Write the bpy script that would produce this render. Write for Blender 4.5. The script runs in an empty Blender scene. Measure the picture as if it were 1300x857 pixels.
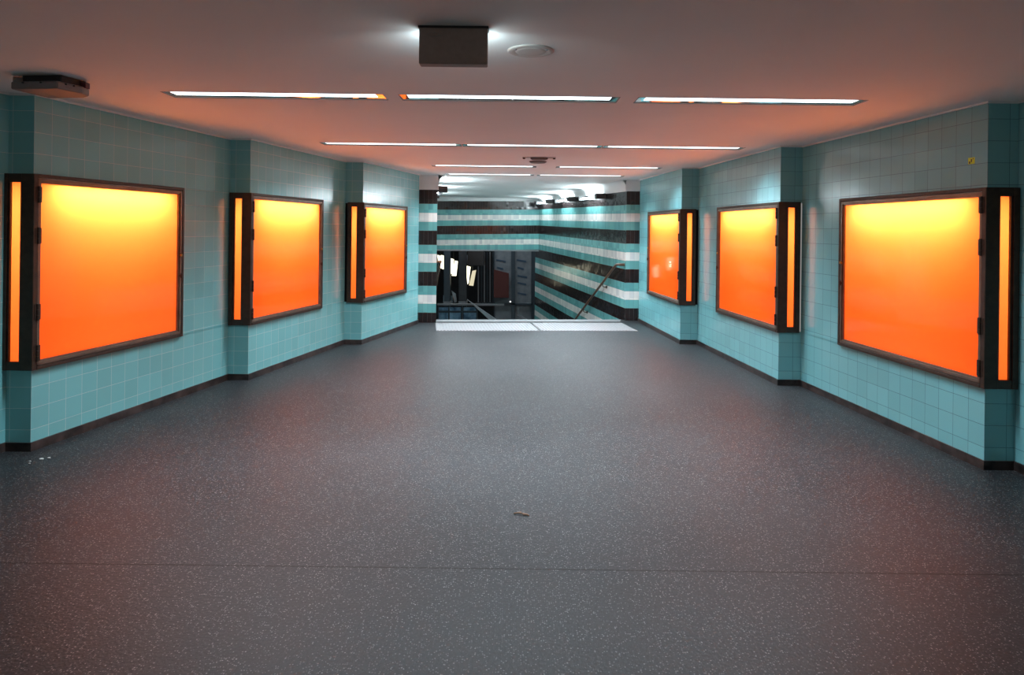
import bpy, bmesh, math, random
from mathutils import Vector, Matrix
random.seed(7)
S = bpy.context.scene
COL = S.collection

# ------------------------------------------------------------------ camera, world, exposure
EYE, H = 1.60, 2.52
cam_data = bpy.data.cameras.new('camera')
cam_data.sensor_width = 36.0
cam_data.lens = 36.0 * 870.0 / 1300.0
cam_data.shift_y = -(428.5 - 292.0) / 1300.0
cam_data.clip_start = 0.05
cam = bpy.data.objects.new('camera', cam_data)
COL.objects.link(cam)
cam.location = (0, 0, EYE)
cam.rotation_euler = (Matrix.Rotation(math.radians(90), 4, 'X') @ Matrix.Rotation(0.012, 4, 'Z')).to_euler()
S.camera = cam

world = bpy.data.worlds.new('world')
S.world = world
world.use_nodes = True
world.node_tree.nodes['Background'].inputs[0].default_value = (1.0, 0.97, 0.92, 1)   # dim fill light added behind the viewer to lift the near ceiling
world.node_tree.nodes['Background'].inputs[1].default_value = 0.17
S.view_settings.view_transform = 'Standard'
S.view_settings.look = 'None'
S.view_settings.gamma = 1.0
S.view_settings.exposure = 0.50
S.view_settings.use_curve_mapping = False
S.cycles.max_bounces = 10
S.cycles.diffuse_bounces = 6
S.cycles.sample_clamp_indirect = 6.0

SLOT_POWER = 3.0           # face of the ceiling strip lights, emission strength
SLOT_WATTS = 34.0          # light each strip throws down
BOX_GLOW = .49            # even glow of the orange panes
BOX_LAMP = 10.2            # watts of the lamp in the top of each display case
STAIR_LAMP = 115.0          # tubes on the stairwell walls

# ------------------------------------------------------------------ materials
MATS = {}
def mat(name, color, rough=0.5, metal=0.0, spec=0.5, emit=None, strength=0.0, coat=0.0):
    m = bpy.data.materials.new(name); m.use_nodes = True
    b = m.node_tree.nodes['Principled BSDF']
    b.inputs['Base Color'].default_value = (*color, 1)
    b.inputs['Roughness'].default_value = rough
    b.inputs['Metallic'].default_value = metal
    b.inputs['Specular IOR Level'].default_value = spec
    b.inputs['Coat Weight'].default_value = coat
    if emit:
        b.inputs['Emission Color'].default_value = (*emit, 1)
        b.inputs['Emission Strength'].default_value = strength
    MATS[name] = m
    return m

def nodes(m):
    nt = m.node_tree
    return nt, nt.nodes, nt.links, nt.nodes['Principled BSDF']

def math_node(nt, op, a, b=None, c=None):
    n = nt.nodes.new('ShaderNodeMath'); n.operation = op
    for i, v in enumerate((a, b, c)):
        if v is None: continue
        if hasattr(v, 'is_output'): nt.links.new(v, n.inputs[i])
        else: n.inputs[i].default_value = v
    return n.outputs[0]

def noisy(m, scale, lo, hi, target='Base Color', detail=6.0, c0=None, c1=None):
    """procedural mottling of colour (c0..c1) or of roughness (lo..hi)"""
    nt, N, L, b = nodes(m)
    tc = N.new('ShaderNodeTexCoord'); nz = N.new('ShaderNodeTexNoise')
    nz.inputs['Scale'].default_value = scale; nz.inputs['Detail'].default_value = detail
    L.new(tc.outputs['Object'], nz.inputs['Vector'])
    r = N.new('ShaderNodeValToRGB')
    r.color_ramp.elements[0].position = lo; r.color_ramp.elements[1].position = hi
    r.color_ramp.elements[0].color = (*c0, 1); r.color_ramp.elements[1].color = (*c1, 1)
    L.new(nz.outputs['Fac'], r.inputs[0]); L.new(r.outputs[0], b.inputs[target])

def tile_normal(nt, uv, size, tilt, smooth_scale, smooth_amt, groove=None):
    """each glazed tile sits at its own very slight tilt; the glaze is a little wavy"""
    N, L = nt.nodes, nt.links
    fl = N.new('ShaderNodeVectorMath'); fl.operation = 'SNAP'
    fl.inputs[1].default_value = (size, size, 1)
    L.new(uv, fl.inputs[0])
    wn = N.new('ShaderNodeTexWhiteNoise'); wn.noise_dimensions = '3D'
    L.new(fl.outputs[0], wn.inputs['Vector'])
    sub = N.new('ShaderNodeVectorMath'); sub.operation = 'SUBTRACT'; sub.inputs[1].default_value = (.5, .5, .5)
    L.new(wn.outputs['Color'], sub.inputs[0])
    sc = N.new('ShaderNodeVectorMath'); sc.operation = 'SCALE'; sc.inputs['Scale'].default_value = tilt
    L.new(sub.outputs[0], sc.inputs[0])
    nz = N.new('ShaderNodeTexNoise'); nz.inputs['Scale'].default_value = smooth_scale; nz.inputs['Detail'].default_value = 1
    L.new(uv, nz.inputs['Vector'])
    bp = N.new('ShaderNodeBump'); bp.inputs['Strength'].default_value = smooth_amt; bp.inputs['Distance'].default_value = .01
    L.new(nz.outputs['Fac'], bp.inputs['Height'])
    out = bp.outputs[0]
    if groove is not None:
        b2 = N.new('ShaderNodeBump'); b2.inputs['Strength'].default_value = .35; b2.inputs['Distance'].default_value = .002
        b2.invert = True
        L.new(groove, b2.inputs['Height']); L.new(out, b2.inputs['Normal']); out = b2.outputs[0]
    add = N.new('ShaderNodeVectorMath'); add.operation = 'ADD'
    L.new(out, add.inputs[0]); L.new(sc.outputs[0], add.inputs[1])
    nm = N.new('ShaderNodeVectorMath'); nm.operation = 'NORMALIZE'
    L.new(add.outputs[0], nm.inputs[0])
    return nm.outputs[0], wn.outputs['Value']

def tile_mat(name, color, grout, rough=0.21):
    m = mat(name, color, rough)
    nt, N, L, b = nodes(m)
    uv = N.new('ShaderNodeUVMap'); uv.uv_map = 'UVMap'
    br = N.new('ShaderNodeTexBrick'); br.offset = 0.0; br.squash = 1.0
    br.inputs['Scale'].default_value = 1.0
    br.inputs['Brick Width'].default_value = .15; br.inputs['Row Height'].default_value = .15
    br.inputs['Mortar Size'].default_value = .0017; br.inputs['Mortar Smooth'].default_value = .2
    br.inputs['Mortar'].default_value = (*grout, 1)
    L.new(uv.outputs[0], br.inputs['Vector'])
    b.inputs['Coat Weight'].default_value = .25; b.inputs['Coat Roughness'].default_value = .2
    nrm, val = tile_normal(nt, uv.outputs[0], .15, .022, 9, .12, br.outputs['Fac'])
    # glaze differs a little from tile to tile
    r = N.new('ShaderNodeValToRGB')
    r.color_ramp.elements[0].color = (*[c * .94 for c in color], 1)
    r.color_ramp.elements[1].color = (*[min(1, c * 1.05) for c in color], 1)
    L.new(val, r.inputs[0])
    L.new(r.outputs[0], br.inputs['Color1']); L.new(r.outputs[0], br.inputs['Color2'])
    L.new(br.outputs['Color'], b.inputs['Base Color']); L.new(nrm, b.inputs['Normal'])
    return m

def stripe_mat(name):
    """bands of 0.70 m: dark upright tiles, teal, white, teal"""
    m = mat(name, (.5, .5, .5), .16)
    nt, N, L, b = nodes(m)
    uv = N.new('ShaderNodeUVMap'); uv.uv_map = 'UVMap'
    sp = N.new('ShaderNodeSeparateXYZ'); L.new(uv.outputs[0], sp.inputs[0])
    ph = math_node(nt, 'SUBTRACT', sp.outputs[1], 1.33)
    ph = math_node(nt, 'DIVIDE', ph, .70)
    ph = math_node(nt, 'SUBTRACT', ph, math_node(nt, 'FLOOR', ph))
    r = N.new('ShaderNodeValToRGB'); cr = r.color_ramp; cr.interpolation = 'CONSTANT'
    dark, teal, white, gr = (.020, .014, .014), (.15, .43, .43), (.84, .84, .81), (.30, .34, .33)
    stops = [(0, dark), (.343, gr), (.347, teal), (.557, gr), (.561, white), (.776, gr), (.780, teal), (.996, gr)]
    cr.elements[0].position = 0; cr.elements[0].color = (*dark, 1)
    cr.elements[1].position = stops[-1][0]; cr.elements[1].color = (*stops[-1][1], 1)
    for p, c in stops[1:-1]:
        e = cr.elements.new(p); e.color = (*c, 1)
    L.new(ph, r.inputs[0])
    # upright joints: 75 mm in the dark bands, 75 mm elsewhere but fainter
    u = math_node(nt, 'DIVIDE', sp.outputs[0], .075)
    fu = math_node(nt, 'SUBTRACT', u, math_node(nt, 'FLOOR', u))
    joint = math_node(nt, 'GREATER_THAN', math_node(nt, 'ABSOLUTE', math_node(nt, 'SUBTRACT', fu, .5)), .482)
    isdark = math_node(nt, 'LESS_THAN', ph, .343)
    jf = math_node(nt, 'MULTIPLY', joint, math_node(nt, 'ADD', math_node(nt, 'MULTIPLY', isdark, .4), .35))
    # tile to tile variation
    cell = N.new('ShaderNodeCombineXYZ')
    L.new(math_node(nt, 'FLOOR', u), cell.inputs[0])
    L.new(math_node(nt, 'FLOOR', math_node(nt, 'MULTIPLY', sp.outputs[1], 5.7)), cell.inputs[1])
    wn = N.new('ShaderNodeTexWhiteNoise'); L.new(cell.outputs[0], wn.inputs['Vector'])
    vary = N.new('ShaderNodeMixRGB'); vary.blend_type = 'MULTIPLY'
    vr = N.new('ShaderNodeValToRGB'); vr.color_ramp.elements[0].color = (.78, .78, .8, 1); vr.color_ramp.elements[1].color = (1.12, 1.08, 1.05, 1)
    L.new(wn.outputs['Value'], vr.inputs[0])
    vary.inputs[0].default_value = 1
    L.new(r.outputs[0], vary.inputs[1]); L.new(vr.outputs[0], vary.inputs[2])
    mx = N.new('ShaderNodeMixRGB'); mx.inputs[2].default_value = (.13, .12, .12, 1)
    L.new(jf, mx.inputs[0]); L.new(vary.outputs[0], mx.inputs[1])
    L.new(mx.outputs[0], b.inputs['Base Color'])
    nrm, _ = tile_normal(nt, uv.outputs[0], .075, .05, 14, .15)
    L.new(nrm, b.inputs['Normal'])
    return m

def emission_mat(name, color, strength):
    m = bpy.data.materials.new(name); m.use_nodes = True
    nt = m.node_tree; nt.nodes.clear()
    o = nt.nodes.new('ShaderNodeOutputMaterial'); e = nt.nodes.new('ShaderNodeEmission')
    e.inputs[0].default_value = (*color, 1); e.inputs[1].default_value = strength
    nt.links.new(e.outputs[0], o.inputs[0]); MATS[name] = m
    return m

# orange acrylic: lets the lamp behind it through, glows evenly, has a polished face
def acrylic_mat(name, color, glow, through):
    m = bpy.data.materials.new(name); m.use_nodes = True
    nt = m.node_tree; nt.nodes.clear(); N, L = nt.nodes, nt.links
    o = N.new('ShaderNodeOutputMaterial'); tr = N.new('ShaderNodeBsdfTranslucent'); em = N.new('ShaderNodeEmission')
    gl = N.new('ShaderNodeBsdfGlossy'); fr = N.new('ShaderNodeFresnel'); add = N.new('ShaderNodeAddShader'); mx = N.new('ShaderNodeMixShader')
    tr.inputs[0].default_value = (*through, 1)
    em.inputs[0].default_value = (*color, 1); em.inputs[1].default_value = glow
    gl.inputs['Roughness'].default_value = .06; gl.inputs[0].default_value = (1, 1, 1, 1)
    fr.inputs[0].default_value = 1.22
    L.new(tr.outputs[0], add.inputs[0]); L.new(em.outputs[0], add.inputs[1])
    L.new(fr.outputs[0], mx.inputs[0]); L.new(add.outputs[0], mx.inputs[1]); L.new(gl.outputs[0], mx.inputs[2])
    L.new(mx.outputs[0], o.inputs[0]); MATS[name] = m
    return m

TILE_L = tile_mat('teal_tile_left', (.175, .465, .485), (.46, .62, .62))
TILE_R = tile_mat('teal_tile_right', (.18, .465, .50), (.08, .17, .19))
STRIPE = stripe_mat('striped_tile')
ACRYLIC = acrylic_mat('orange_acrylic', (1.0, .06, .001), BOX_GLOW, (1.0, .285, .050))
CEIL = mat('ceiling_paint', (.80, .79, .78), .7)
noisy(CEIL, 1.3, .3, .7, c0=(.87, .87, .86), c1=(.90, .90, .89))
PLASTER = mat('white_plaster', (.72, .72, .71), .7)
noisy(PLASTER, 2.0, .3, .7, c0=(.70, .70, .69), c1=(.75, .75, .74))
SKIRT = mat('dark_skirting_tile', (.020, .015, .015), .3)
noisy(SKIRT, 9, .35, .7, c0=(.010, .008, .008), c1=(.07, .05, .046))
BRONZE = mat('bronze_frame', (.055, .036, .026), .35, .6)
noisy(BRONZE, 12, .3, .7, c0=(.15, .105, .08), c1=(.22, .155, .115))
BRONZE_D = mat('dark_bronze', (.03, .02, .016), .45, .6)
noisy(BRONZE_D, 20, .3, .7, c0=(.05, .035, .027), c1=(.075, .05, .038))
BRASS = mat('brass_lock', (.35, .22, .06), .35, .9)
ENAMEL = mat('white_enamel', (.60, .58, .55), .5)
MIRROR = mat('mirror_reflector', (.82, .82, .84), .04, 1.0)
DIFFUSER = emission_mat('strip_light_diffuser', (.84, .95, 1.0), SLOT_POWER)
SLOTFRAME = mat('slot_frame', (.10, .075, .065), .5)
TUBE = emission_mat('stair_lamp_tube', (.80, .95, 1.0), STAIR_LAMP)
BLACK = mat('black_metal', (.010, .010, .011), .45)
WOOD = mat('handrail_wood', (.20, .075, .025), .3, coat=.3)
noisy(WOOD, 18, .3, .75, c0=(.05, .017, .006), c1=(.17, .065, .020))
STEEL = mat('grey_steel', (.30, .31, .33), .35, .6)
NOSING = mat('grey_stone_nosing', (.34, .35, .36), .5)
noisy(NOSING, 30, .3, .7, c0=(.16, .17, .175), c1=(.21, .22, .225))
SIGNBOX = mat('sign_box_brown', (.030, .020, .018), .5)
noisy(SIGNBOX, 40, .3, .7, c0=(.26, .195, .17), c1=(.30, .225, .195))

def floor_mat():
    m = mat('dark_asphalt_floor', (.05, .05, .055), .42, spec=.42)
    nt, N, L, b = nodes(m)
    tc = N.new('ShaderNodeTexCoord')
    big = N.new('ShaderNodeTexNoise'); big.inputs['Scale'].default_value = .8; big.inputs['Detail'].default_value = 5
    mid = N.new('ShaderNodeTexNoise'); mid.inputs['Scale'].default_value = 70; mid.inputs['Detail'].default_value = 3
    L.new(tc.outputs['Object'], big.inputs['Vector']); L.new(tc.outputs['Object'], mid.inputs['Vector'])
    r = N.new('ShaderNodeValToRGB')
    r.color_ramp.elements[0].position = .3; r.color_ramp.elements[0].color = (.011, .0112, .013, 1)
    r.color_ramp.elements[1].position = .7; r.color_ramp.elements[1].color = (.021, .0215, .0245, 1)
    L.new(big.outputs['Fac'], r.inputs[0])
    # pale stone chips
    vo = N.new('ShaderNodeTexVoronoi'); vo.inputs['Scale'].default_value = 110; vo.inputs['Randomness'].default_value = 1
    L.new(tc.outputs['Object'], vo.inputs['Vector'])
    near = math_node(nt, 'LESS_THAN', vo.outputs['Distance'], .34)
    sc = N.new('ShaderNodeSeparateColor'); L.new(vo.outputs['Color'], sc.inputs[0])
    pick = math_node(nt, 'GREATER_THAN', sc.outputs[0], .5)
    chip = math_node(nt, 'MULTIPLY', near, pick)
    patch = math_node(nt, 'MULTIPLY', chip, math_node(nt, 'ADD', math_node(nt, 'MULTIPLY', sc.outputs[1], .8), .1))
    mx = N.new('ShaderNodeMixRGB'); mx.inputs[2].default_value = (.24, .24, .24, 1)
    L.new(patch, mx.inputs[0]); L.new(r.outputs[0], mx.inputs[1])
    # fine grain
    mu = N.new('ShaderNodeMixRGB'); mu.blend_type = 'MULTIPLY'; mu.inputs[0].default_value = 1
    gr = N.new('ShaderNodeValToRGB'); gr.color_ramp.elements[0].position = .3; gr.color_ramp.elements[0].color = (.45, .45, .45, 1)
    gr.color_ramp.elements[1].position = .75; gr.color_ramp.elements[1].color = (1.6, 1.6, 1.6, 1)
    L.new(mid.outputs['Fac'], gr.inputs[0]); L.new(mx.outputs[0], mu.inputs[1]); L.new(gr.outputs[0], mu.inputs[2])
    # one joint across the floor
    sp = N.new('ShaderNodeSeparateXYZ'); L.new(tc.outputs['Object'], sp.inputs[0])
    d = math_node(nt, 'ABSOLUTE', math_node(nt, 'SUBTRACT', sp.outputs[1], 3.235))
    ln = math_node(nt, 'MULTIPLY', math_node(nt, 'LESS_THAN', d, .005), .7)
    m3 = N.new('ShaderNodeMixRGB'); m3.inputs[2].default_value = (.02, .016, .016, 1)
    L.new(ln, m3.inputs[0]); L.new(mu.outputs[0], m3.inputs[1])
    L.new(m3.outputs[0], b.inputs['Base Color'])
    L.new(math_node(nt, 'SUBTRACT', .42, math_node(nt, 'MULTIPLY', ln, .34)), b.inputs['Specular IOR Level'])   # the open joint has no polish
    rr = N.new('ShaderNodeMapRange'); rr.inputs[3].default_value = .44; rr.inputs[4].default_value = .56
    L.new(big.outputs['Fac'], rr.inputs[0]); L.new(rr.outputs[0], b.inputs['Roughness'])
    bp = N.new('ShaderNodeBump'); bp.inputs['Strength'].default_value = .5; bp.inputs['Distance'].default_value = .004
    L.new(mid.outputs['Fac'], bp.inputs['Height']); L.new(bp.outputs[0], b.inputs['Normal'])
    return m
FLOOR = floor_mat()

def tactile_mat():
    m = mat('white_tactile_stone', (.78, .78, .78), .5)
    nt, N, L, b = nodes(m)
    tc = N.new('ShaderNodeTexCoord'); nz = N.new('ShaderNodeTexNoise'); nz.inputs['Scale'].default_value = 14
    L.new(tc.outputs['Object'], nz.inputs['Vector'])
    r = N.new('ShaderNodeValToRGB'); r.color_ramp.elements[0].color = (.20, .20, .205, 1); r.color_ramp.elements[1].color = (.27, .27, .275, 1)
    L.new(nz.outputs['Fac'], r.inputs[0]); L.new(r.outputs[0], b.inputs['Base Color'])
    return m
TACTILE = tactile_mat()

# ------------------------------------------------------------------ mesh helpers
def link(name, bm, m, parent=None, smooth=False, recalc=True):
    if recalc: bmesh.ops.recalc_face_normals(bm, faces=bm.faces)
    me = bpy.data.meshes.new(name); bm.to_mesh(me); bm.free()
    for mm in (m if isinstance(m, (list, tuple)) else [m]): me.materials.append(mm)
    if smooth:
        for p in me.polygons: p.use_smooth = True
    o = bpy.data.objects.new(name, me); COL.objects.link(o)
    if parent is not None:
        o.parent = parent
        pl = parent
        off = Vector((0, 0, 0))
        while pl is not None:
            off += pl.location; pl = pl.parent
        me.transform(Matrix.Translation(-off))      # every builder works in world metres
    return o

def root(name, loc, label, cat, group=None):
    o = bpy.data.objects.new(name, None); COL.objects.link(o)
    o.location = loc; o.empty_display_size = .1
    o['label'] = label; o['category'] = cat
    if group: o['group'] = group
    return o

def tag(o, label, cat, group=None):
    """give a one-mesh thing its labels and an origin at the middle of its base"""
    me = o.data
    xs = [v.co for v in me.vertices]
    c = Vector(((min(v.x for v in xs) + max(v.x for v in xs)) / 2, (min(v.y for v in xs) + max(v.y for v in xs)) / 2, min(v.z for v in xs)))
    me.transform(Matrix.Translation(-c)); o.location = c
    o['label'] = label; o['category'] = cat
    if group: o['group'] = group
    return o

def struct(o):
    o['kind'] = 'structure'; return o

def prism(bm, plan, z0, z1, bevel=0.0):
    """upright prism over a plan polygon [(x, y)...]"""
    lo = [bm.verts.new((x, y, z0)) for x, y in plan]; hi = [bm.verts.new((x, y, z1)) for x, y in plan]
    n = len(plan); fs = [bm.faces.new(lo), bm.faces.new(hi)]
    for i in range(n): fs.append(bm.faces.new((lo[i], lo[(i + 1) % n], hi[(i + 1) % n], hi[i])))
    if bevel:
        es = list({e for f in fs for e in f.edges})
        bmesh.ops.recalc_face_normals(bm, faces=fs)
        bmesh.ops.bevel(bm, geom=es, offset=bevel, segments=1, affect='EDGES')

def box(bm, a, b, bevel=0.0):
    prism(bm, [(a[0], a[1]), (b[0], a[1]), (b[0], b[1]), (a[0], b[1])], a[2], b[2], bevel)

def tube(bm, pts, r, seg=12, closed_ends=True):
    pts = [Vector(p) for p in pts]; rings = []
    up = Vector((0, 0, 1))
    for i, p in enumerate(pts):
        d = (pts[min(i + 1, len(pts) - 1)] - pts[max(i - 1, 0)]).normalized()
        a = d.cross(up)
        if a.length < 1e-3: a = d.cross(Vector((1, 0, 0)))
        a.normalize(); b = a.cross(d).normalized()
        rings.append([bm.verts.new(p + a * (r * math.cos(2 * math.pi * k / seg)) + b * (r * math.sin(2 * math.pi * k / seg))) for k in range(seg)])
    for i in range(len(rings) - 1):
        for k in range(seg):
            bm.faces.new((rings[i][k], rings[i][(k + 1) % seg], rings[i + 1][(k + 1) % seg], rings[i + 1][k]))
    if closed_ends:
        bm.faces.new(rings[0]); bm.faces.new(rings[-1])

def lathe(bm, profile, centre, seg=40):
    """profile [(radius, z)...] turned about a vertical axis"""
    cx, cy = centre; rings = []
    for r, z in profile:
        if r < 1e-6: rings.append([bm.verts.new((cx, cy, z))])
        else: rings.append([bm.verts.new((cx + r * math.cos(2 * math.pi * k / seg), cy + r * math.sin(2 * math.pi * k / seg), z)) for k in range(seg)])
    for a, b in zip(rings, rings[1:]):
        for k in range(seg):
            k2 = (k + 1) % seg
            if len(a) == 1 and len(b) == 1: continue
            if len(a) == 1: bm.faces.new((a[0], b[k2], b[k]))
            elif len(b) == 1: bm.faces.new((a[k], a[k2], b[0]))
            else: bm.faces.new((a[k], a[k2], b[k2], b[k]))

def hexa(bm, near, far):
    """solid between two quads"""
    a = [bm.verts.new(p) for p in near]; b = [bm.verts.new(p) for p in far]
    bm.faces.new(a); bm.faces.new(b)
    for i in range(4): bm.faces.new((a[i], a[(i + 1) % 4], b[(i + 1) % 4], b[i]))

def uv_strip(bm, uvl, pts, z0, z1, u0=0.0, shift=None):
    """upright surface over a plan polyline; u = metres along, v = height less the band shift"""
    u = u0
    for i in range(len(pts) - 1):
        (x0, y0), (x1, y1) = pts[i], pts[i + 1]
        du = math.hypot(x1 - x0, y1 - y0)
        s0, s1 = (shift[i], shift[i + 1]) if shift else (0, 0)
        vs = [bm.verts.new(p) for p in ((x0, y0, z0), (x1, y1, z0), (x1, y1, z1), (x0, y0, z1))]
        f = bm.faces.new(vs)
        for lp, (a, b) in zip(f.loops, ((u, z0 - s0), (u + du, z0 - s1), (u + du, z1 - s1), (u, z1 - s0))): lp[uvl].uv = (a, b)
        u += du

V2 = lambda p: Vector((p[0], p[1]))

# ------------------------------------------------------------------ the tiled side walls
# each bay: outer corner C, inner corner I at the far end of its long face
LEFT = [((-4.03, 2.50), (-3.555, 4.83)), ((-3.375, 4.83), (-2.95, 7.16)), ((-2.74, 7.16), (-2.30, 9.45)), ((-2.06, 9.45), (-1.55, 11.69))]
RIGHT = [((3.67, 2.14), (3.455, 4.69)), ((3.25, 4.69), (3.05, 7.21)), ((2.82, 7.21), (2.66, 9.79)), ((2.42, 9.79), (2.255, 12.28))]
ZL, ZR = (.572, 1.955), (.556, 1.93)
TL = [None, 1.60, 1.62, 1.60]
TR = [None, 1.78, 1.78, 1.74]

def along(C, I, t):
    u = (V2(I) - V2(C)).normalized(); p = V2(C) + u * t
    return (p.x, p.y)

def side_wall(name, bays, z, lengths, m, back, end):
    bm = bmesh.new(); uvl = bm.loops.layers.uv.new('UVMap')
    uv_strip(bm, uvl, [back, (bays[0][0][0] + (-.2 if bays[0][0][0] < 0 else .2), bays[0][0][1])], 0, H)
    prev = (bays[0][0][0] + (-.2 if bays[0][0][0] < 0 else .2), bays[0][0][1])
    for i, (C, I) in enumerate(bays):
        T = lengths[i]
        L_face = (V2(I) - V2(C)).length
        if T is None:
            uv_strip(bm, uvl, [C, prev], 0, H); uv_strip(bm, uvl, [C, I], 0, H)
        else:
            for z0, z1 in ((0, z[0] + .01), (z[1] - .01, H)):
                uv_strip(bm, uvl, [C, prev], z0, z1); 
                if i < len(bays) - 1: uv_strip(bm, uvl, [C, I], z0, z1)
            far = along(C, I, T - .02)
            if i < len(bays) - 1: uv_strip(bm, uvl, [far, I], z[0], z[1], T - .02)
            else:
                # the last bay ends in a rounded return to the striped pier
                u = (V2(I) - V2(C)).normalized(); s = 1 if C[0] > 0 else -1
                r = .14; arc = []
                base = along(C, I, L_face - r)
                n = Vector((u.y, -u.x)) * (1 if s > 0 else -1)
                ctr = V2(base) + n * r
                for k in range(9):
                    a = math.radians(75) * k / 8
                    p = ctr - n * (r * math.cos(a)) + u * (r * math.sin(a)); arc.append((p.x, p.y))
                for z0, z1 in ((0, z[0] + .01), (z[1] - .01, H)): uv_strip(bm, uvl, [C] + arc, z0, z1)
                uv_strip(bm, uvl, [far] + arc, z[0], z[1], T - .02)
                side_wall.arc = arc
        prev = I
    return struct(link(name, bm, m, smooth=False))

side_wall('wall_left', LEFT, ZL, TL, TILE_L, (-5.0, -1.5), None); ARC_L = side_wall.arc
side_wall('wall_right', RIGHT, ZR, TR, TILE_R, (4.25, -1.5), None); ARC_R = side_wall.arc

def polyline(bays, back, arc):
    s = -.2 if bays[0][0][0] < 0 else .2
    pts = [back, (bays[0][0][0] + s, bays[0][0][1])]
    for C, I in bays[:-1]: pts += [C, I]
    return pts + [bays[-1][0]] + arc

def offset_line(pts, d):
    out = []
    for i, p in enumerate(pts):
        p = V2(p); ns = []
        if i > 0:
            e = (p - V2(pts[i - 1])).normalized(); ns.append(Vector((-e.y, e.x)))
        if i < len(pts) - 1:
            e = (V2(pts[i + 1]) - p).normalized(); ns.append(Vector((-e.y, e.x)))
        if len(ns) == 2:
            b = (ns[0] + ns[1]); b = b / b.length; q = p + b * (d / max(.3, b.dot(ns[0])))
        else: q = p + ns[0] * d
        out.append((q.x, q.y))
    return out

def run(name, pts, d, z0, z1, m):
    """a strip of thickness d along the foot or head of a wall"""
    q = offset_line(pts, d); bm = bmesh.new()
    for i in range(len(pts) - 1):
        prism(bm, [pts[i], pts[i + 1], q[i + 1], q[i]], z0, z1)
    return struct(link(name, bm, m))

PL = polyline(LEFT, (-5.0, -1.5), ARC_L); PR = polyline(RIGHT, (4.25, -1.5), ARC_R)
run('baseboard_left', PL, -.012, 0, .062, SKIRT)
run('baseboard_right', PR, .012, 0, .062, SKIRT)
run('trim_1', PL, -.014, H - .014, H, PLASTER)
run('trim_2', PR, .014, H - .014, H, PLASTER)

# ------------------------------------------------------------------ floor and stair well
EDGE = lambda x: 12.10 + .096 * (x + 1.32)
bm = bmesh.new()
prism(bm, [(-5.2, -1.6), (4.5, -1.6), (4.5, EDGE(4.5)), (-5.2, EDGE(-5.2))], -.16, 0)
struct(link('floor', bm, FLOOR))

# ceiling with an opening for every strip light
ROWS = [  # near edge, far edge, [(x0, x1) of each slot]
    (4.70, 4.905, [(-2.42, -.90), (-.79, .73), (.86, 2.43)]),
    (7.40, 7.60, [(-2.09, -.57), (-.55, .97), (.99, 2.51)]),
    (9.85, 10.05, [(-1.17, .34), (.63, 2.15)]),
    (11.35, 11.55, [(-1.12, .35), (.41, 1.85)]),
]
def flat(bm, x0, y0, x1, y1, z):
    if x1 - x0 < 1e-4 or y1 - y0 < 1e-4: return
    bm.faces.new([bm.verts.new(p) for p in ((x0, y0, z), (x1, y0, z), (x1, y1, z), (x0, y1, z))])
bm = bmesh.new(); y = -1.6
for y0, y1, slots in ROWS:
    flat(bm, -5.2, y, 4.5, y0, H); x = -5.2
    for a, b in slots:
        flat(bm, x, y0, a, y1, H); x = b
    flat(bm, x, y0, 4.5, y1, H); y = y1
flat(bm, -5.2, y, 4.5, 11.65, H); flat(bm, -6.2, 11.65, 4.9, 20.4, H)
struct(link('ceiling', bm, CEIL))

D = Vector((-.168, .986)).normalized()              # the way the stairs run
A_R = Vector((2.05, 12.30)); A_L = Vector((-1.28, 11.70))
def stair_pt(A, s, off=0.0):                        # off > 0 moves to the right of the run
    p = A + D * s + Vector((D.y, -D.x)) * off
    return (p.x, p.y)
shift_R = lambda s: .045 + .0165 * s
ZTOP = 2.30
def stair_wall(name, A, s0, s1, sh, other_pts, ztop):
    bm = bmesh.new(); uvl = bm.loops.layers.uv.new('UVMap')
    uv_strip(bm, uvl, [stair_pt(A, s0), stair_pt(A, s1)], -4.7, H, 0, [sh(s0), sh(s1)])
    return struct(link(name, bm, STRIPE))
stair_wall('wall_stair_right', A_R, 0, 8.05, shift_R, None, None)
stair_wall('wall_stair_left', A_L, 0, 7.9, lambda s: .0 + .015 * s, None, None)
# striped piers each side of the stair head
bm = bmesh.new(); uvl = bm.loops.layers.uv.new('UVMap')
uv_strip(bm, uvl, [(A_L.x, A_L.y), (ARC_L[-1][0] - .03, ARC_L[-1][1] - .005)], 0, H)
struct(link('wall_pier_left', bm, STRIPE))
bm = bmesh.new(); uvl = bm.loops.layers.uv.new('UVMap')
uv_strip(bm, uvl, [(A_R.x, A_R.y), (ARC_R[-1][0] + .03, ARC_R[-1][1])], 0, H, 0, [.05, .05])
struct(link('wall_pier_right', bm, STRIPE))
# upper back wall above the lower opening
BR = stair_pt(A_R, 7.6); BL = (-2.62, 19.20)
bm = bmesh.new(); uvl = bm.loops.layers.uv.new('UVMap')
uv_strip(bm, uvl, [BL, BR], 1.03, H, 0, [.11, .17])
o = BL[1] + .3
hexa(bm, [(BL[0], BL[1], 1.03), (BR[0], BR[1], 1.03), (BR[0], BR[1], H), (BL[0], BL[1], H)],
     [(BL[0], BL[1] + .3, 1.03), (BR[0], BR[1] + .3, 1.03), (BR[0], BR[1] + .3, H), (BL[0], BL[1] + .3, H)])
bm.faces.ensure_lookup_table(); bmesh.ops.delete(bm, geom=[bm.faces[1]], context='FACES')
struct(link('wall_upper', bm, STRIPE))
bm = bmesh.new()
hexa(bm, [(BL[0], BL[1] - .02, .99), (BR[0], BR[1] - .02, .99), (BR[0], BR[1] - .02, 1.03), (BL[0], BL[1] - .02, 1.03)],
     [(BL[0], BL[1] + .3, .99), (BR[0], BR[1] + .3, .99), (BR[0], BR[1] + .3, 1.03), (BL[0], BL[1] + .3, 1.03)])
struct(link('trim_3', bm, STEEL))

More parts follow.
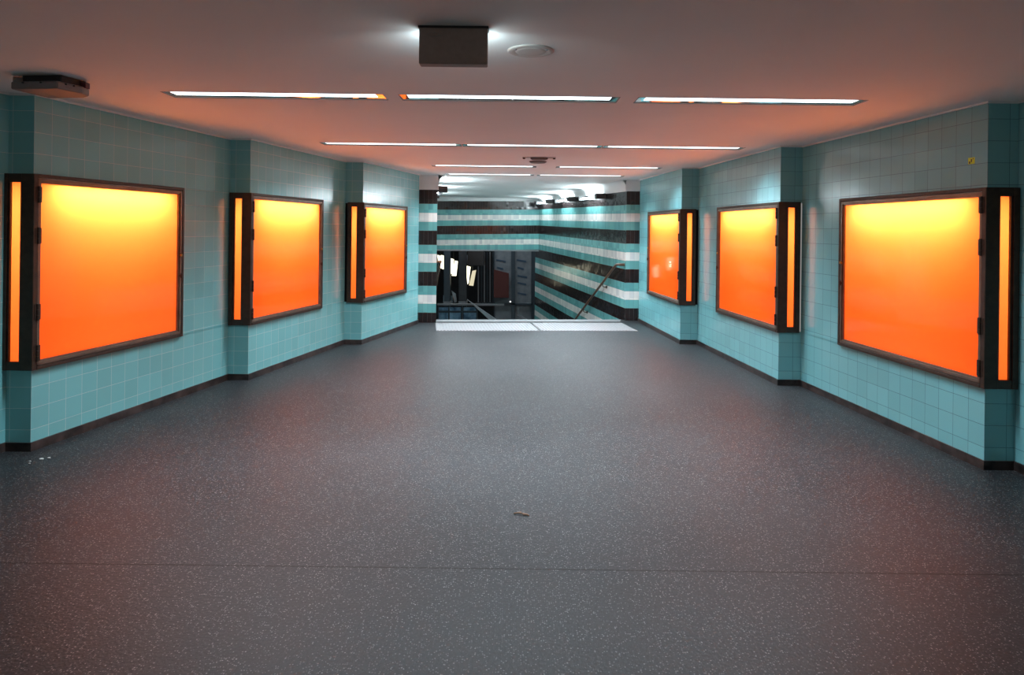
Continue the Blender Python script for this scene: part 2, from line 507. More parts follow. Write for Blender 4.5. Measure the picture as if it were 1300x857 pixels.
# plaster cove that rounds the striped walls into the ceiling
def cove(name, p0, p1, inward, zlo0, zlo1, depth):
    bm = bmesh.new(); n = 8; rows = []
    for (p, zl) in ((p0, zlo0), (p1, zlo1)):
        row = [bm.verts.new((p[0] + inward[0] * .004, p[1] + inward[1] * .004, zl))]
        for k in range(1, n + 1):
            a = math.pi / 2 * k / n
            d_ = depth * (1 - math.cos(a)); zz = zl + (H - .002 - zl) * math.sin(a)
            row.append(bm.verts.new((p[0] + inward[0] * (d_ + .004), p[1] + inward[1] * (d_ + .004), zz)))
        rows.append(row)
    for k in range(n): bm.faces.new((rows[0][k], rows[1][k], rows[1][k + 1], rows[0][k + 1]))
    o = struct(link(name, bm, PLASTER, smooth=True)); return o
NR = (-D.y, D.x); NL = (D.y, -D.x)
cove('trim_4', stair_pt(A_R, -.02), BR, NR, 2.27 + shift_R(0), 2.27 + shift_R(7.6), .12)
cove('trim_5', stair_pt(A_L, -.02), stair_pt(A_L, 7.6), NL, 2.27, 2.27 + .11, .12)
cove('trim_6', (ARC_L[-1][0] - .08, ARC_L[-1][1]), (A_L.x + .02, A_L.y), (0, -1), 2.27, 2.27, .12)
cove('trim_7', (A_R.x - .02, A_R.y), (ARC_R[-1][0] + .08, ARC_R[-1][1]), (0, -1), 2.32, 2.32, .12)
cove('trim_8', BL, BR, (0, -1), 2.38, 2.44, .05)

# stairs going down
bm = bmesh.new(); N_ST = 27; RUN, RISE = .32, .155
s = .0
base = [(A_L.x - .06, EDGE(A_L.x)), (A_R.x - .03, EDGE(A_R.x))]
for k in range(N_ST):
    z = -RISE * (k + 1)
    a = [(p[0] + D.x * RUN * k, p[1] + D.y * RUN * k) for p in base]
    b = [(p[0] + D.x * RUN * (k + 1) + .0, p[1] + D.y * RUN * (k + 1)) for p in base]
    prism(bm, [a[0], a[1], b[1], b[0]], z - .35, z)
o = tag(link('staircase', bm, NOSING), 'grey stone staircase going down between the striped walls, below the white paving', 'stairs')

# nosing strip and the two white slabs in front of it
bm = bmesh.new()
prism(bm, [(-1.285, 11.83), (1.93, 12.14), (2.0, 12.41), (-1.315, 12.095)], 0, .004)
tag(link('edge_strip', bm, NOSING), 'grey stone edge strip along the top of the stairs, behind the white slabs', 'edge strip')

def slab(q, label):
    """ribbed slab; q = near-left, near-right, far-right, far-left"""
    bm = bmesh.new(); Z = .006
    P = lambda u, v: (Vector(q[0]) * (1 - u) + Vector(q[1]) * u) * (1 - v) + (Vector(q[3]) * (1 - u) + Vector(q[2]) * u) * v
    prism(bm, [tuple(p) for p in q], 0, Z)
    w = (Vector(q[1]) - Vector(q[0])).length; n = int(w / .05)
    o = tag(link('tactile_slab', bm, TACTILE), label, 'paving slab', 'white tactile slabs at the stair head')
    bm = bmesh.new()
    for i in range(n):
        u0 = (i + .25) / n; u1 = (i + .75) / n
        pl = [P(u0, .03), P(u1, .03), P(u1, .97), P(u0, .97)]
        prism(bm, [tuple(p) for p in pl], Z, Z + .005)
    r = link('rib', bm, TACTILE, o); r['kind'] = 'stuff'
slab([(-1.165, 10.74), (.455, 10.88), (.325, 11.79), (-1.28, 11.62)], 'white ribbed tactile slab at the stair head, left of the dark seam')
slab([(.488, 10.884), (2.035, 11.0), (1.93, 11.93), (.358, 11.794)], 'white ribbed tactile slab at the stair head, right of the dark seam')

# ------------------------------------------------------------------ orange display cases
def light_box(name, C, I, T, z, label):
    zb, zt = z; s = -1 if C[0] < 0 else 1
    u = (V2(I) - V2(C)).normalized()
    nin = Vector((-u.y, u.x)) * (1 if s > 0 else -1)
    if nin.x * s > 0: nin = -nin
    P = lambda t, n: tuple(V2(C) + u * t + nin * n)
    Q = lambda t, m: (C[0] + s * t, C[1] - m)
    # where the two offset faces meet
    def K(n, m):
        yk = C[1] - m; b = V2(C) + nin * n; t = (yk - b.y) / u.y; q = b + u * t
        return (q.x, q.y)
    r = root(name, (C[0], C[1], zb), label, 'light box', 'orange light boxes along the tiled walls')
    E = .030
    # main fixed frame round the long face, plus the corner post
    bm = bmesh.new()
    prism(bm, [K(E, E), P(.012, E), P(.012, -.03), K(-.03, -.03), Q(.035, -.03), Q(.035, E)], zb, zt, .003)
    prism(bm, [P(T - .028, -.03), P(T, -.03), P(T, E), P(T - .028, E)], zb, zt, .003)
    prism(bm, [P(.010, -.03), P(T - .026, -.03), P(T - .026, E), P(.010, E)], zt - .026, zt, .003)
    prism(bm, [P(.010, -.03), P(T - .026, -.03), P(T - .026, E + .004), P(.010, E + .004)], zb, zb + .026, .003)
    link('frame', bm, BRONZE_D, r)
    # hinged door frame with a stepped bead
    door = None; bm = bmesh.new()
    a, b, c, d = .014, T - .031, zb + .029, zt - .029
    w = .034
    for n0, n1, w0, w1 in ((-.02, E - .002, 0, w * .62), (-.02, E - .012, w * .5, w)):
        prism(bm, [P(a + w0, n0), P(a + w1, n0), P(a + w1, n1), P(a + w0, n1)], c + w0, d - w0, .002)
        prism(bm, [P(b - w1, n0), P(b - w0, n0), P(b - w0, n1), P(b - w1, n1)], c + w0, d - w0, .002)
        prism(bm, [P(a + w0, n0), P(b - w0, n0), P(b - w0, n1), P(a + w0, n1)], d - w1, d - w0, .002)
        prism(bm, [P(a + w0, n0), P(b - w0, n0), P(b - w0, n1), P(a + w0, n1)], c + w0, c + w1, .002)
    door = link('door', bm, BRONZE, r)
    # panes
    bm = bmesh.new(); g = .004
    ys = [P(a + w - .006, .000), P(b - w + .006, .000)]
    vs = [bm.verts.new((ys[0][0], ys[0][1], c + w - .006)), bm.verts.new((ys[1][0], ys[1][1], c + w - .006)),
          bm.verts.new((ys[1][0], ys[1][1], d - w + .006)), bm.verts.new((ys[0][0], ys[0][1], d - w + .006))]
    f = bm.faces.new(vs); f.normal_update()
    if f.normal.x * nin.x + f.normal.y * nin.y < 0: f.normal_flip()
    pn = link('pane', bm, ACRYLIC, door, recalc=False); pn['label'] = 'glowing orange acrylic pane'
    # hinges down the corner
    for hz in (1.81, 1.52, .98, .69):
        bm = bmesh.new()
        q = P(.010, E + .008)
        for dz in (-.058, -.018, .022):
            tube(bm, [(q[0], q[1], hz + dz), (q[0], q[1], hz + dz + .036)], .0095, 10)
        prism(bm, [P(-.012, E - .002), P(.038, E - .002), P(.038, E + .003), P(-.012, E + .003)], hz - .055, hz + .055)
        link('hinge', bm, BRONZE_D, door)
    # lock on the free stile
    for lz, mm, nm in ((1.33, BRASS, 'lock'), (1.14, BRONZE_D, 'latch')):
        bm = bmesh.new(); q0 = P(T - .043, E - .006); q1 = P(T - .043, E + .008)
        tube(bm, [(q0[0], q0[1], lz), (q1[0], q1[1], lz)], .013, 14)
        if nm == 'latch': prism(bm, [P(T - .047, E), P(T - .039, E), P(T - .039, E + .014), P(T - .047, E + .014)], lz - .022, lz + .022)
        link(nm, bm, mm, door)
    # side frame on the short return
    bm = bmesh.new(); W = .205
    for s0, s1, m1 in ((.030, .066, E), (.060, .079, E - .010), (.150, .168, E - .010), (.164, W, E)):
        prism(bm, [Q(s0, -.03), Q(s1, -.03), Q(s1, m1), Q(s0, m1)], zb, zt, .002)
    for z0, z1 in ((zb, zb + .060), (zt - .060, zt)):
        prism(bm, [Q(.06, -.03), Q(.17, -.03), Q(.17, E - .004), Q(.06, E - .004)], z0, z1, .002)
    sf = link('side_frame', bm, BRONZE_D, r)
    bm = bmesh.new(); p0, p1 = Q(.074, .0), Q(.156, .0)
    f = bm.faces.new([bm.verts.new(p) for p in ((p0[0], p0[1], zb + .055), (p1[0], p1[1], zb + .055), (p1[0], p1[1], zt - .055), (p0[0], p0[1], zt - .055))])
    f.normal_update()
    if f.normal.y > 0: f.normal_flip()
    sp = link('side_pane', bm, ACRYLIC, sf, recalc=False); sp['label'] = 'narrow glowing orange side pane'
    # white painted inside of the case
    cav = [P(.0, -.004), P(T - .02, -.004), P(T - .02, -.175), Q(.185, -.02)]
    bm = bmesh.new()
    lo = [bm.verts.new((x, y_, zb + .004)) for x, y_ in cav]; hi = [bm.verts.new((x, y_, zt - .004)) for x, y_ in cav]
    bm.faces.new(lo); bm.faces.new(hi)
    bm.faces.new((lo[1], lo[2], hi[2], hi[1])); bm.faces.new((lo[2], lo[3], hi[3], hi[2]))
    link('housing', bm, ENAMEL, r)
    # the lamp along its top
    ld = bpy.data.lights.new('case_lamp', 'AREA'); ld.shape = 'RECTANGLE'; ld.size = T - .38; ld.size_y = .05
    ld.energy = BOX_LAMP; ld.color = (1, .97, .9)
    lo_ = bpy.data.objects.new('case_lamp', ld); COL.objects.link(lo_); lo_.parent = r
    q = P(T / 2, -.120)
    lo_.location = (q[0] - C[0], q[1] - C[1], zt - .035 - zb)
    lo_.rotation_euler = (0, 0, math.atan2(u.y, u.x))
    return r
labels_l = ['large orange light box in a bronze frame, nearest on the left tiled wall',
            'orange light box in a bronze frame, middle of the three on the left tiled wall',
            'small-looking orange light box farthest down the left tiled wall, next to the striped pier']
labels_r = ['large orange light box nearest on the right tiled wall, beneath the yellow sticker',
            'orange light box in a bronze frame, middle of the three on the right tiled wall',
            'orange light box farthest down the right wall, with a small pale sticker on its pane']
boxes = []
for i in (1, 2, 3):
    boxes.append(light_box('light_box', *LEFT[i], TL[i], ZL, labels_l[i - 1]))
for i in (1, 2, 3):
    boxes.append(light_box('light_box', *RIGHT[i], TR[i], ZR, labels_r[i - 1]))

# ------------------------------------------------------------------ strip lights in the ceiling
ROWNAME = ['in the nearest row', 'in the second row', 'in the third row', 'in the fourth row by the stairs']
def strip_light(x0, x1, y0, y1, label):
    r = root('strip_light', ((x0 + x1) / 2, (y0 + y1) / 2, H), label, 'ceiling light', 'recessed strip lights in the ceiling')
    bm = bmesh.new(); e = .055
    # polished tray: upturned rim and a level plate beside and at the ends of the diffuser
    box(bm, (x0, y0, H + .004), (x1, y1, H + .03))
    link('reflector', bm, MIRROR, r)
    bm = bmesh.new()
    prism(bm, [(x0 + e, y0 + .004), (x1 - e, y0 + .004), (x1 - e, y0 + .12), (x0 + e, y0 + .12)], H + .001, H + .008, .001)
    link('diffuser', bm, DIFFUSER, r)
    ld = bpy.data.lights.new('strip_light', 'AREA'); ld.shape = 'RECTANGLE'; ld.size = x1 - x0 - 2 * e; ld.size_y = .115
    ld.energy = SLOT_WATTS; ld.color = (.76, .91, 1.0); ld.spread = math.radians(118)
    lo = bpy.data.objects.new('strip_light_beam', ld); COL.objects.link(lo); lo.parent = r
    lo.location = (0, y0 + .062 - (y0 + y1) / 2, -.001)
    bm = bmesh.new(); t = .004
    for a, b in (((x0 - t, y0 - t), (x1 + t, y0)), ((x0 - t, y1), (x1 + t, y1 + t)), ((x0 - t, y0), (x0, y1)), ((x1, y0), (x1 + t, y1))):
        box(bm, (a[0], a[1], H - .0012), (b[0], b[1], H + .002))
    link('frame', bm, SLOTFRAME, r)
for k, (y0, y1, slots) in enumerate(ROWS):
    sides = ['left', 'middle', 'right'] if len(slots) == 3 else ['left', 'right']
    for (a, b), sd in zip(slots, sides):
        lab = f'white recessed strip light in the ceiling, {sd} one {ROWNAME[k]}'
        strip_light(a, b, y0, y1, lab)

# ------------------------------------------------------------------ lamps on the stairwell walls
def stair_lamp(A, s0, nrm, zc, label, group):
    s1 = s0 + 1.22
    P = lambda s_, off: (A.x + D.x * s_ + nrm[0] * off, A.y + D.y * s_ + nrm[1] * off)
    r = root('wall_lamp', (*P(s0, 0), zc), label, 'wall lamp', group)
    OFF = .085
    bm = bmesh.new(); a, b = P(s0 + .05, OFF), P(s1 - .03, OFF)
    tube(bm, [(*a, zc), (*b, zc)], .014, 12)
    link('lamp_tube', bm, TUBE, r)
    # wedge shaped black holder at the near end, upright plate at the far end
    bm = bmesh.new()
    prism(bm, [P(s0 - .16, .01), P(s0 - .10, .19), P(s0 + .05, .19), P(s0 + .05, .01)], zc - .055, zc + .050, .004)
    link('lamp_holder', bm, BLACK, r)
    bm = bmesh.new()
    prism(bm, [P(s1 - .03, .01), P(s1 - .03, .19), P(s1 + .0, .19), P(s1 + .0, .01)], zc - .045, zc + .05, .003)
    link('end_plate', bm, BLACK, r)
    bm = bmesh.new()
    prism(bm, [P(s0 + .04, .045), P(s1 - .02, .045), P(s1 - .02, .065), P(s0 + .04, .065)], zc - .012, zc + .012)
    link('back_rail', bm, ENAMEL, r)
names = ['nearest', 'middle', 'farthest']
for i, s0 in enumerate((1.36, 3.62, 5.90)):
    stair_lamp(A_R, s0, NR, 2.225 + shift_R(s0), f'bright tube lamp with black holder on the right stairwell wall, {names[i]} of three', 'tube lamps on the right stairwell wall')
    stair_lamp(A_L, s0 - 1.0, NL, 2.30, f'bright tube lamp with black holder on the left stairwell wall, {names[i]} of three', 'tube lamps on the left stairwell wall')

# ------------------------------------------------------------------ handrails
def handrail(A, nrm, s_top, label, top_z=1.00):
    P = lambda s_, off, z_: (A.x + D.x * s_ + nrm[0] * off, A.y + D.y * s_ + nrm[1] * off, z_)
    slope = .484; off = .085; zt = top_z
    r = root('handrail', P(s_top, 0, zt), label, 'handrail', 'wooden handrails on the stairwell walls')
    pts = [P(s_top, .01, zt), P(s_top, .05, zt), P(s_top + .02, .075, zt), P(s_top + .06, off, zt), P(s_top + .16, off, zt - .005), P(s_top + .24, off, zt - .018), P(s_top + .32, off, zt - .05)]
    z_, s_ = zt - .05, s_top + .32
    for k in range(20):
        s_ += .38; z_ -= .38 * slope; pts.append(P(s_, off, z_))
    bm = bmesh.new(); tube(bm, pts, .024, 12)
    link('rail', bm, WOOD, r, smooth=True)
    for k in range(6):
        s_b = s_top + 1.05 + k * 1.35; zb = zt - .05 - (s_b - s_top - .32) * slope
        bm = bmesh.new()
        tube(bm, [P(s_b, off, zb - .02), P(s_b, off, zb - .07), P(s_b, off - .02, zb - .085), P(s_b, .0, zb - .09)], .009, 8)
        a = P(s_b, .0, zb - .09); b = P(s_b, .012, zb - .09)
        tube(bm, [a, b], .03, 14)
        link('bracket', bm, BRONZE_D, r)
handrail(A_R, NR, .05, 'brown wooden handrail with bronze brackets on the right striped stairwell wall')
handrail(A_L, NL, .22, 'brown wooden handrail with a hooked end beside the left striped pier', 1.03)

# ------------------------------------------------------------------ things on the ceiling
r = root('sign_box', (-.276, 3.135, H), 'dark brown box sign hanging from the ceiling, its lit face turned away', 'sign')
bm = bmesh.new(); box(bm, (-.431, 3.10, H - .172), (-.121, 3.165, H - .004), .004); link('casing', bm, SIGNBOX, r)
bm = bmesh.new(); box(bm, (-.428, 3.166, H - .160), (-.124, 3.178, H - .012)); o = link('lit_panel', bm, emission_mat('sign_panel', (.75, .95, 1.0), 13.0), r)
o['label'] = 'white lit sign face'
bm = bmesh.new(); box(bm, (-.435, 3.095, H - .010), (-.117, 3.17, H)); link('mounting_plate', bm, BLACK, r)
bm = bmesh.new()   # thin oval maker's mark
ring = []
for k in range(24):
    a = 2 * math.pi * k / 24; ring.append((-.368 + .026 * math.cos(a), 3.0985, H - .040 + .009 * math.sin(a)))
tube(bm, ring + [ring[0]], .0011, 5, False)
tube(bm, [(-.345, 3.0985, H - .045), (-.328, 3.0985, H - .043)], .0015, 5)
link('oval_mark', bm, mat('grey_print', (.25, .24, .22), .6), r)

DISC = mat('ceiling_disc_white', (.62, .58, .55), .6)
r = root('ceiling_speaker', (.085, 3.51, H), 'round off-white ceiling disc beside the dark box sign', 'ceiling speaker')
bm = bmesh.new(); lathe(bm, [(.119, H), (.120, H - .003), (.112, H - .007), (.098, H - .009), (.088, H - .007), (.080, H - .005), (0, H - .005)], (.085, 3.51)); link('rim', bm, DISC, r, smooth=True)
bm = bmesh.new(); lathe(bm, [(.078, H - .005), (.074, H - .008), (.060, H - .008), (.0, H - .009)], (.085, 3.51)); link('grille', bm, DISC, r, smooth=True)
for dx, dy in ((-.078, -.05), (.080, -.052)):
    bm = bmesh.new(); lathe(bm, [(.006, H - .006), (.005, H - .012), (0, H - .013)], (.085 + dx, 3.51 + dy), 10); link('screw', bm, STEEL, r)

DULL = mat('dull_rose_grey_metal', (.16, .12, .11), .5)
r = root('ceiling_vent', (.32, 8.66, H), 'flat oblong vent plate in the ceiling between the second and third rows of lights', 'vent')
bm = bmesh.new(); prism(bm, [(.12, 8.60), (.54, 8.60), (.54, 8.72), (.12, 8.72)], H - .008, H, .003); link('plate', bm, DISC, r)
bm = bmesh.new(); prism(bm, [(.22, 8.585), (.44, 8.585), (.41, 8.72), (.25, 8.72)], H - .03, H - .008, .004); link('grille', bm, DULL, r)
for x in (.14, .52):
    bm = bmesh.new(); lathe(bm, [(.016, H - .008), (.016, H - .022), (0, H - .024)], (x, 8.64), 12); link('knob', bm, BLACK, r)
bm = bmesh.new(); lathe(bm, [(.115, H), (.118, H - .008), (.095, H - .022), (.05, H - .024), (0, H - .024)], (.335, 9.15), 30)
tag(link('ceiling_disc', bm, DULL), 'small round brown ceiling disc just beyond the oblong vent plate', 'ceiling disc')

GREYBOX = mat('grey_access_point', (.20, .185, .185), .5)
r = root('ceiling_device', (-2.9, 4.3, H), 'flat grey device hanging under the ceiling above the nearest left light box', 'ceiling device')
bm = bmesh.new(); prism(bm, [(-3.04, 4.24), (-2.78, 4.21), (-2.745, 4.40), (-3.02, 4.46)], H - .045, H, .003); link('mount', bm, BLACK, r)
bm = bmesh.new(); prism(bm, [(-3.09, 4.205), (-2.775, 4.165), (-2.72, 4.33), (-2.735, 4.42), (-2.80, 4.47), (-3.05, 4.50)], H - .092, H - .045, .008); link('tray', bm, GREYBOX, r)
for x, y_ in ((-3.0, 4.19), (-2.88, 4.175), (-2.755, 4.22), (-2.738, 4.27)):
    bm = bmesh.new(); lathe(bm, [(.006, H - .052), (.006, H - .060), (0, H - .062)], (x, y_ - .003), 8); link('screw', bm, BLACK, r)
bm = bmesh.new(); tube(bm, [(-3.10, 4.25, H - .03), (-3.05, 4.27, H - .03)], .024, 14); link('cable_gland', bm, GREYBOX, r)
bm = bmesh.new(); box(bm, (-2.755, 4.355, H - .050), (-2.72, 4.40, H - .012), .003); o = link('connector', bm, mat('dark_red_plastic', (.10, .02, .02), .4), r)

# ------------------------------------------------------------------ stickers and litter
C, I = RIGHT[1]
def on_right(i, t, n):
    C, I = RIGHT[i]; u = (V2(I) - V2(C)).normalized(); nin = Vector((-u.y, u.x))
    if nin.x > 0: nin = -nin
    return tuple(V2(C) + u * t + nin * n)
YEL = mat('yellow_sticker', (.75, .88, .03), .5)
bm = bmesh.new(); prism(bm, [on_right(1, .118, .0005), on_right(1, .178, .0005), on_right(1, .178, .002), on_right(1, .118, .002)], 2.105, 2.150)
o = tag(link('sticker', bm, YEL), 'small yellow sticker with a dark mark on the right tiled wall', 'sticker')
bm = bmesh.new()
for t0, t1, z0, z1 in ((.158, .170, 2.108, 2.124), (.142, .152, 2.118, 2.140), (.128, .134, 2.136, 2.146)):
    prism(bm, [on_right(1, t0, .002), on_right(1, t1, .002), on_right(1, t1, .003), on_right(1, t0, .003)], z0, z1)
link('printed_mark', bm, BLACK, o)
WHT = mat('pale_sticker', (.9, .8, .6), .5, emit=(1, .55, .15), strength=.45)  # glow of the pane behind put in as emission; no lamp itself
bm = bmesh.new()
u3 = .55
for t0, t1, z0, z1 in ((.0, .016, .0, .05), (.016, .04, .0, .012), (.016, .04, .02, .03), (.05, .10, .042, .054), (.06, .075, .0, .042), (.085, .10, .0, .042), (.0, .09, .066, .086)):
    prism(bm, [on_right(3, u3 - t0, .004), on_right(3, u3 - t1, .004), on_right(3, u3 - t1, .0055), on_right(3, u3 - t0, .0055)], 1.07 + z0, 1.07 + z1)
o = tag(link('sticker', bm, WHT), 'tiny pale lettered sticker on the pane of the farthest right light box', 'sticker')

TWIG = mat('dry_leaf', (.22, .12, .07), .7)
bm = bmesh.new()
pts = [(.03 + .0, 3.86, .004), (.055, 3.85, .012), (.09, 3.845, .008), (.115, 3.835, .004)]
tube(bm, pts, .004, 6); tube(bm, [(.055, 3.85, .012), (.07, 3.875, .006)], .003, 5)
bmesh.ops.create_icosphere(bm, subdivisions=1, radius=.012, matrix=Matrix.Translation((.092, 3.84, .008)) @ Matrix.Diagonal((1.4, .7, .5, 1)))
tag(link('dry_twig', bm, TWIG), 'tiny dry brown twig lying on the middle of the dark floor', 'twig')
PAPER = mat('white_scrap', (.75, .75, .72), .7)
for k, (x, y_, rr) in enumerate(((-3.18, 4.66, .016), (-3.15, 4.69, .010), (-3.23, 4.62, .008), (-3.205, 4.58, .007))):
    bm = bmesh.new(); bmesh.ops.create_icosphere(bm, subdivisions=1, radius=rr)
    for v in bm.verts: v.co = Vector((v.co.x * (1 + random.random() * .5) + x, v.co.y * .6 + y_, max(0, v.co.z * .4 + rr * .35)))
    tag(link('paper_scrap', bm, PAPER), 'tiny white paper scrap on the floor by the foot of the left tiled wall', 'litter', 'paper scraps by the left wall')

# ------------------------------------------------------------------ the lower concourse seen under the upper wall
def at(px, py, y_):
    """a point of the lower hall at depth y_ seen past pixel (px, py) of the 1300 x 857 frame"""
    dx, dy = px - 650, py - 292; c, s_ = math.cos(.012), math.sin(.012)
    X, Yv = dx * c + dy * s_, -dx * s_ + dy * c
    return Vector((X * y_ / 870, y_, EYE - Yv * y_ / 870))

DARKW = mat('dark_concourse_wall', (.020, .021, .024), .5)
noisy(DARKW, 3, .3, .7, c0=(.014, .015, .018), c1=(.032, .034, .038))
DFLOOR = mat('dark_concourse_floor', (.03, .03, .033), .25)
MULL = mat('dark_blue_grey_mullion', (.045, .060, .075), .4, .3)
PANEL = mat('grey_glass_panel', (.115, .125, .135), .25)
noisy(PANEL, 5, .3, .7, c0=(.13, .145, .16), c1=(.20, .215, .23))
POST_RED = mat('dark_red_poster', (.07, .010, .007), .45)
INK = mat('dark_blue_print', (.03, .06, .10), .5)
BLUEG = mat('blue_glass', (.10, .20, .33), .15)
noisy(BLUEG, 4, .35, .65, c0=(.05, .10, .17), c1=(.20, .36, .50))
PALE = mat('pale_blue_plate', (.30, .40, .48), .35)
STEELP = mat('pale_steel', (.45, .50, .54), .3, .3)
LAMPW = emission_mat('concourse_lamp', (1.0, .95, .68), 2.2)
LAMPD = emission_mat('concourse_lamp_dim', (1.0, .90, .62), .55)

bm = bmesh.new()
box(bm, (-6, 27.0, -5), (5, 27.2, 2.2)); struct(link('wall_far', bm, DARKW))
bm = bmesh.new()
box(bm, (-6.2, 11.4, -5), (-6, 27.2, 2.6)); struct(link('wall_lower_left', bm, DARKW))
bm = bmesh.new()
box(bm, (4.7, 12.5, -5), (4.9, 27.2, 2.6)); struct(link('wall_lower_right', bm, DARKW))
bm = bmesh.new(); box(bm, (-6.2, 20.12, 1.9), (5, 27.2, 2.6)); struct(link('ceiling_lower', bm, DARKW))
bm = bmesh.new(); box(bm, (-6.2, 11.2, -4.75), (5, 27.2, -4.62)); struct(link('floor_lower', bm, DFLOOR))
bm = bmesh.new(); box(bm, (-6.2, 11.2, -4.7), (5, 11.5, -.16)); struct(link('wall_light_block', bm, DARKW))  # unseen, added to keep the world light out from under the floor

def slabq(bm, q, y_, th):
    """solid panel with outline q (pixels), its front at depth y_, th thick away from the viewer"""
    f = [at(px, py, y_) for px, py in q]; hexa(bm, f, [p + Vector((0, th, 0)) for p in f])

LABG = 'panels of the lower hall'
def piece(name, q, y_, th, m, label, cat, group=None):
    bm = bmesh.new(); slabq(bm, q, y_, th)
    return tag(link(name, bm, m), label, cat, group)

# glazed screen on the right with two grey panels
r = root('glass_screen', at(652, 408, 22.0), 'grey glazed screen with dark uprights beyond the stairs, beside the right striped wall', 'screen')
for q in ([(628, 316), (649, 316), (649, 420), (628, 420)], [(654, 316), (676, 316), (676, 420), (654, 420)]):
    bm = bmesh.new(); slabq(bm, q, 22.0, .04); pn = link('panel', bm, PANEL, r)
    x0 = q[0][0]
    for (a, b, h_) in ((2, 14, 329), (3, 11, 338.5), (3, 15, 349), (3, 14, 358), (3, 14, 371)):
        bm = bmesh.new(); slabq(bm, [(x0 + a, h_), (x0 + b, h_ + 2), (x0 + b, h_ + 4.5), (x0 + a, h_ + 2)], 21.985, .012)
        link('printed_line', bm, INK, pn)
for a, b in ((649, 654), (674.5, 681), (626.8, 628.2)):
    bm = bmesh.new(); slabq(bm, [(a, 314), (b, 314), (b, 425), (a, 425)], 21.9, .15); link('upright', bm, MULL, r)
bm = bmesh.new(); slabq(bm, [(628, 384.5), (676, 385.2), (676, 387.5), (628, 387)], 21.9, .1); link('cross_rail', bm, MULL, r)
piece('red_poster', [(627, 342), (646, 347), (646, 378), (627, 378)], 21.8, .03, POST_RED, 'dark red poster board with a sloping top in front of the grey glazed screen', 'poster')
# slats
r = root('slatted_screen', at(616, 408, 22.4), 'screen of thin upright grey slats left of the dark red poster, under the striped wall', 'slatted screen')
for k, px in enumerate((606.5, 610.5, 614.2, 617.8, 621.5, 625.0)):
    bm = bmesh.new(); slabq(bm, [(px, 320 if k > 1 else 338), (px + 1.3, 320 if k > 1 else 338), (px + 1.3, 384), (px, 384)], 22.4, .04); link('slat', bm, MULL if k % 2 else STEEL, r)
bm = bmesh.new(); slabq(bm, [(604, 384), (628, 384), (628, 386.5), (604, 386.5)], 22.4, .05); link('bottom_rail', bm, MULL, r)
# beam
piece('ceiling_beam', [(594, 314), (614, 314), (614, 337), (594, 337)], 21.5, .5, mat('brown_black_beam', (.022, .017, .016), .5), 'brown-black boxed beam under the striped wall, above the slanting lamps', 'beam')
piece('light_reflection', [(582.5, 325), (585, 321.5), (594, 324), (593.5, 335.5)], 21.7, .04, mat('lilac_grey_reflection', (.26, .27, .31), .4), 'pale grey plate painted as the reflection of a ceiling light in the lower hall', 'painted reflection')  # reflection of a ceiling light, painted as a solid grey plate
# columns
for px0, px1, lab in ((563.5, 571.5, 'dark square column of the lower hall, the nearer one to the left striped pier'), (582.5, 592, 'dark square column of the lower hall, between the two pairs of slanting lamps')):
    r = root('column', at((px0 + px1) / 2, 420, 21.2), lab, 'column', 'dark columns of the lower hall')
    bm = bmesh.new(); slabq(bm, [(px0, 314), (px1, 314), (px1, 425), (px0, 425)], 21.2, .25); link('shaft', bm, MULL if px0 < 570 else DARKW, r)
    bm = bmesh.new(); slabq(bm, [(px0 - .6, 383), (px1 + .6, 383), (px1 + .6, 388), (px0 - .6, 388)], 21.15, .35); link('collar', bm, STEEL, r)
# slanting lamps, pairs of tapering lit panels
def slant_lamp(qs, m, label):
    xs = [p[0] for q in qs for p in q]; ys = [p[1] for q in qs for p in q]
    r = root('slanting_lamp', at(sum(xs) / len(xs), max(ys), 23.0), label, 'lamp', 'slanting lamps of the lower hall')
    for q in qs:
        bm = bmesh.new(); slabq(bm, q, 23.0, .08); link('lit_panel', bm, m, r)
        c = (sum(p[0] for p in q) / 4, sum(p[1] for p in q) / 4)
        big = [(c[0] + (p[0] - c[0]) * 1.2, c[1] + (p[1] - c[1]) * 1.05) for p in q]
        bm = bmesh.new(); slabq(bm, big, 23.1, .06); link('backing', bm, BLACK, r)
    tp = at(sum(xs) / len(xs), min(ys) + 3, 23.13)
    bm = bmesh.new(); tube(bm, [(tp.x, tp.y, tp.z), (tp.x, tp.y, 1.9)], .012, 8); link('hanger', bm, BLACK, r)
slant_lamp([[(555.2, 324), (558, 324.5), (560, 341), (557, 336)], [(559.5, 324), (563, 324.5), (563, 342), (559.5, 340)]], LAMPW, 'pair of bright slanting lamp panels beside the left striped pier')
slant_lamp([[(571.7, 328), (576, 329.5), (574.8, 346), (572.6, 348)], [(577.5, 331), (581, 332), (579, 350.3), (573.6, 350)]], LAMPW, 'pair of bright slanting lamp panels between the two dark columns')
slant_lamp([[(591, 337.3), (597.2, 339), (594.8, 359), (593.6, 361)]], LAMPW, 'bright narrow wedge lamp right of the second dark column')
slant_lamp([[(599.6, 344), (604.4, 343), (600.8, 363), (595.3, 362.3)]], LAMPD, 'dim slanting lamp panel next to the narrow wedge lamp')
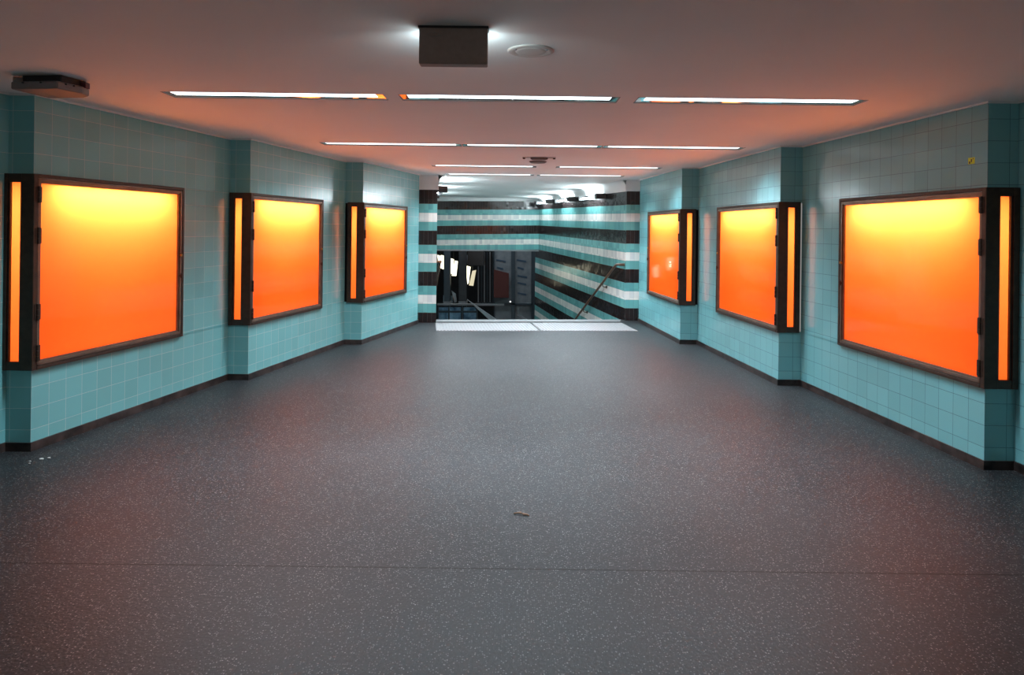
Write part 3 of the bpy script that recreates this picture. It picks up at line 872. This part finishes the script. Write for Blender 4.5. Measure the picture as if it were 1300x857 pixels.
# balustrade with blue glass
r = root('glass_balustrade', at(600, 408, 20.9), 'low balustrade of blue glass panes under a grey rail, beyond the top of the stairs', 'balustrade')
bm = bmesh.new(); slabq(bm, [(555, 385.3), (640, 386), (640, 388.3), (555, 387.6)], 20.85, .08); link('top_rail', bm, STEEL, r)
for a, b in ((557, 569), (570.5, 585), (588.5, 604.5)):
    for c_, d_ in ((390, 394.5), (397, 406)):
        bm = bmesh.new(); slabq(bm, [(a, c_), (b, c_), (b, d_), (a, d_)], 20.9, .03); link('pane', bm, BLUEG, r)
bm = bmesh.new(); slabq(bm, [(555, 394.7), (606, 394.9), (606, 396.8), (555, 396.6)], 20.88, .05); link('middle_rail', bm, MULL, r)
for a in (555.5, 569.3, 586, 604.8):
    bm = bmesh.new(); slabq(bm, [(a, 386), (a + 1.4, 386), (a + 1.4, 412), (a, 412)], 20.86, .06); link('post', bm, MULL, r)
for a, b, c_, lab in ((562.5, 566.5, 375, 'upright pale blue plate on the left behind the glass balustrade'), (571.3, 574.8, 375.5, 'upright pale blue plate between the two dark columns behind the balustrade')):
    piece('pale_plate', [(a, c_), (b, c_), (b, 384), (a, 384)], 21.6, .03, PALE, lab, 'plate')
piece('pale_bracket', [(573, 369), (578.5, 373), (580, 383), (577, 384)], 21.5, .03, STEELP, 'small pale bent metal bracket beside the second dark column', 'bracket')
piece('sloping_stringer', [(592.8, 380), (597, 383), (630, 405.5), (622, 407)], 20.6, .08, STEELP, 'pale steel stringer sloping down to the right beyond the stair head', 'stringer')
piece('sloping_stringer', [(656, 400), (660, 400), (669.5, 405.5), (666, 406.5)], 20.4, .06, STEEL, 'short grey stringer sloping down near the right striped wall', 'stringer')
bm = bmesh.new(); bmesh.ops.create_uvsphere(bm, u_segments=12, v_segments=8, radius=.022, matrix=Matrix.Translation(at(647.8, 383, 21.4)))
tag(link('small_lamp', bm, emission_mat('small_white_lamp', (1, 1, 1), 2.0)), 'tiny round white lamp in front of the grey glazed screen', 'lamp')

# unseen fill light added to brighten the lower hall, behind the upper wall
ld = bpy.data.lights.new('concourse_fill_light', 'AREA'); ld.shape = 'RECTANGLE'; ld.size = 4.0; ld.size_y = .3
ld.energy = 32; ld.color = (.80, .92, 1.0)
lo = bpy.data.objects.new('concourse_fill_light', ld); COL.objects.link(lo); lo.location = (-1.0, 20.7, 1.86)
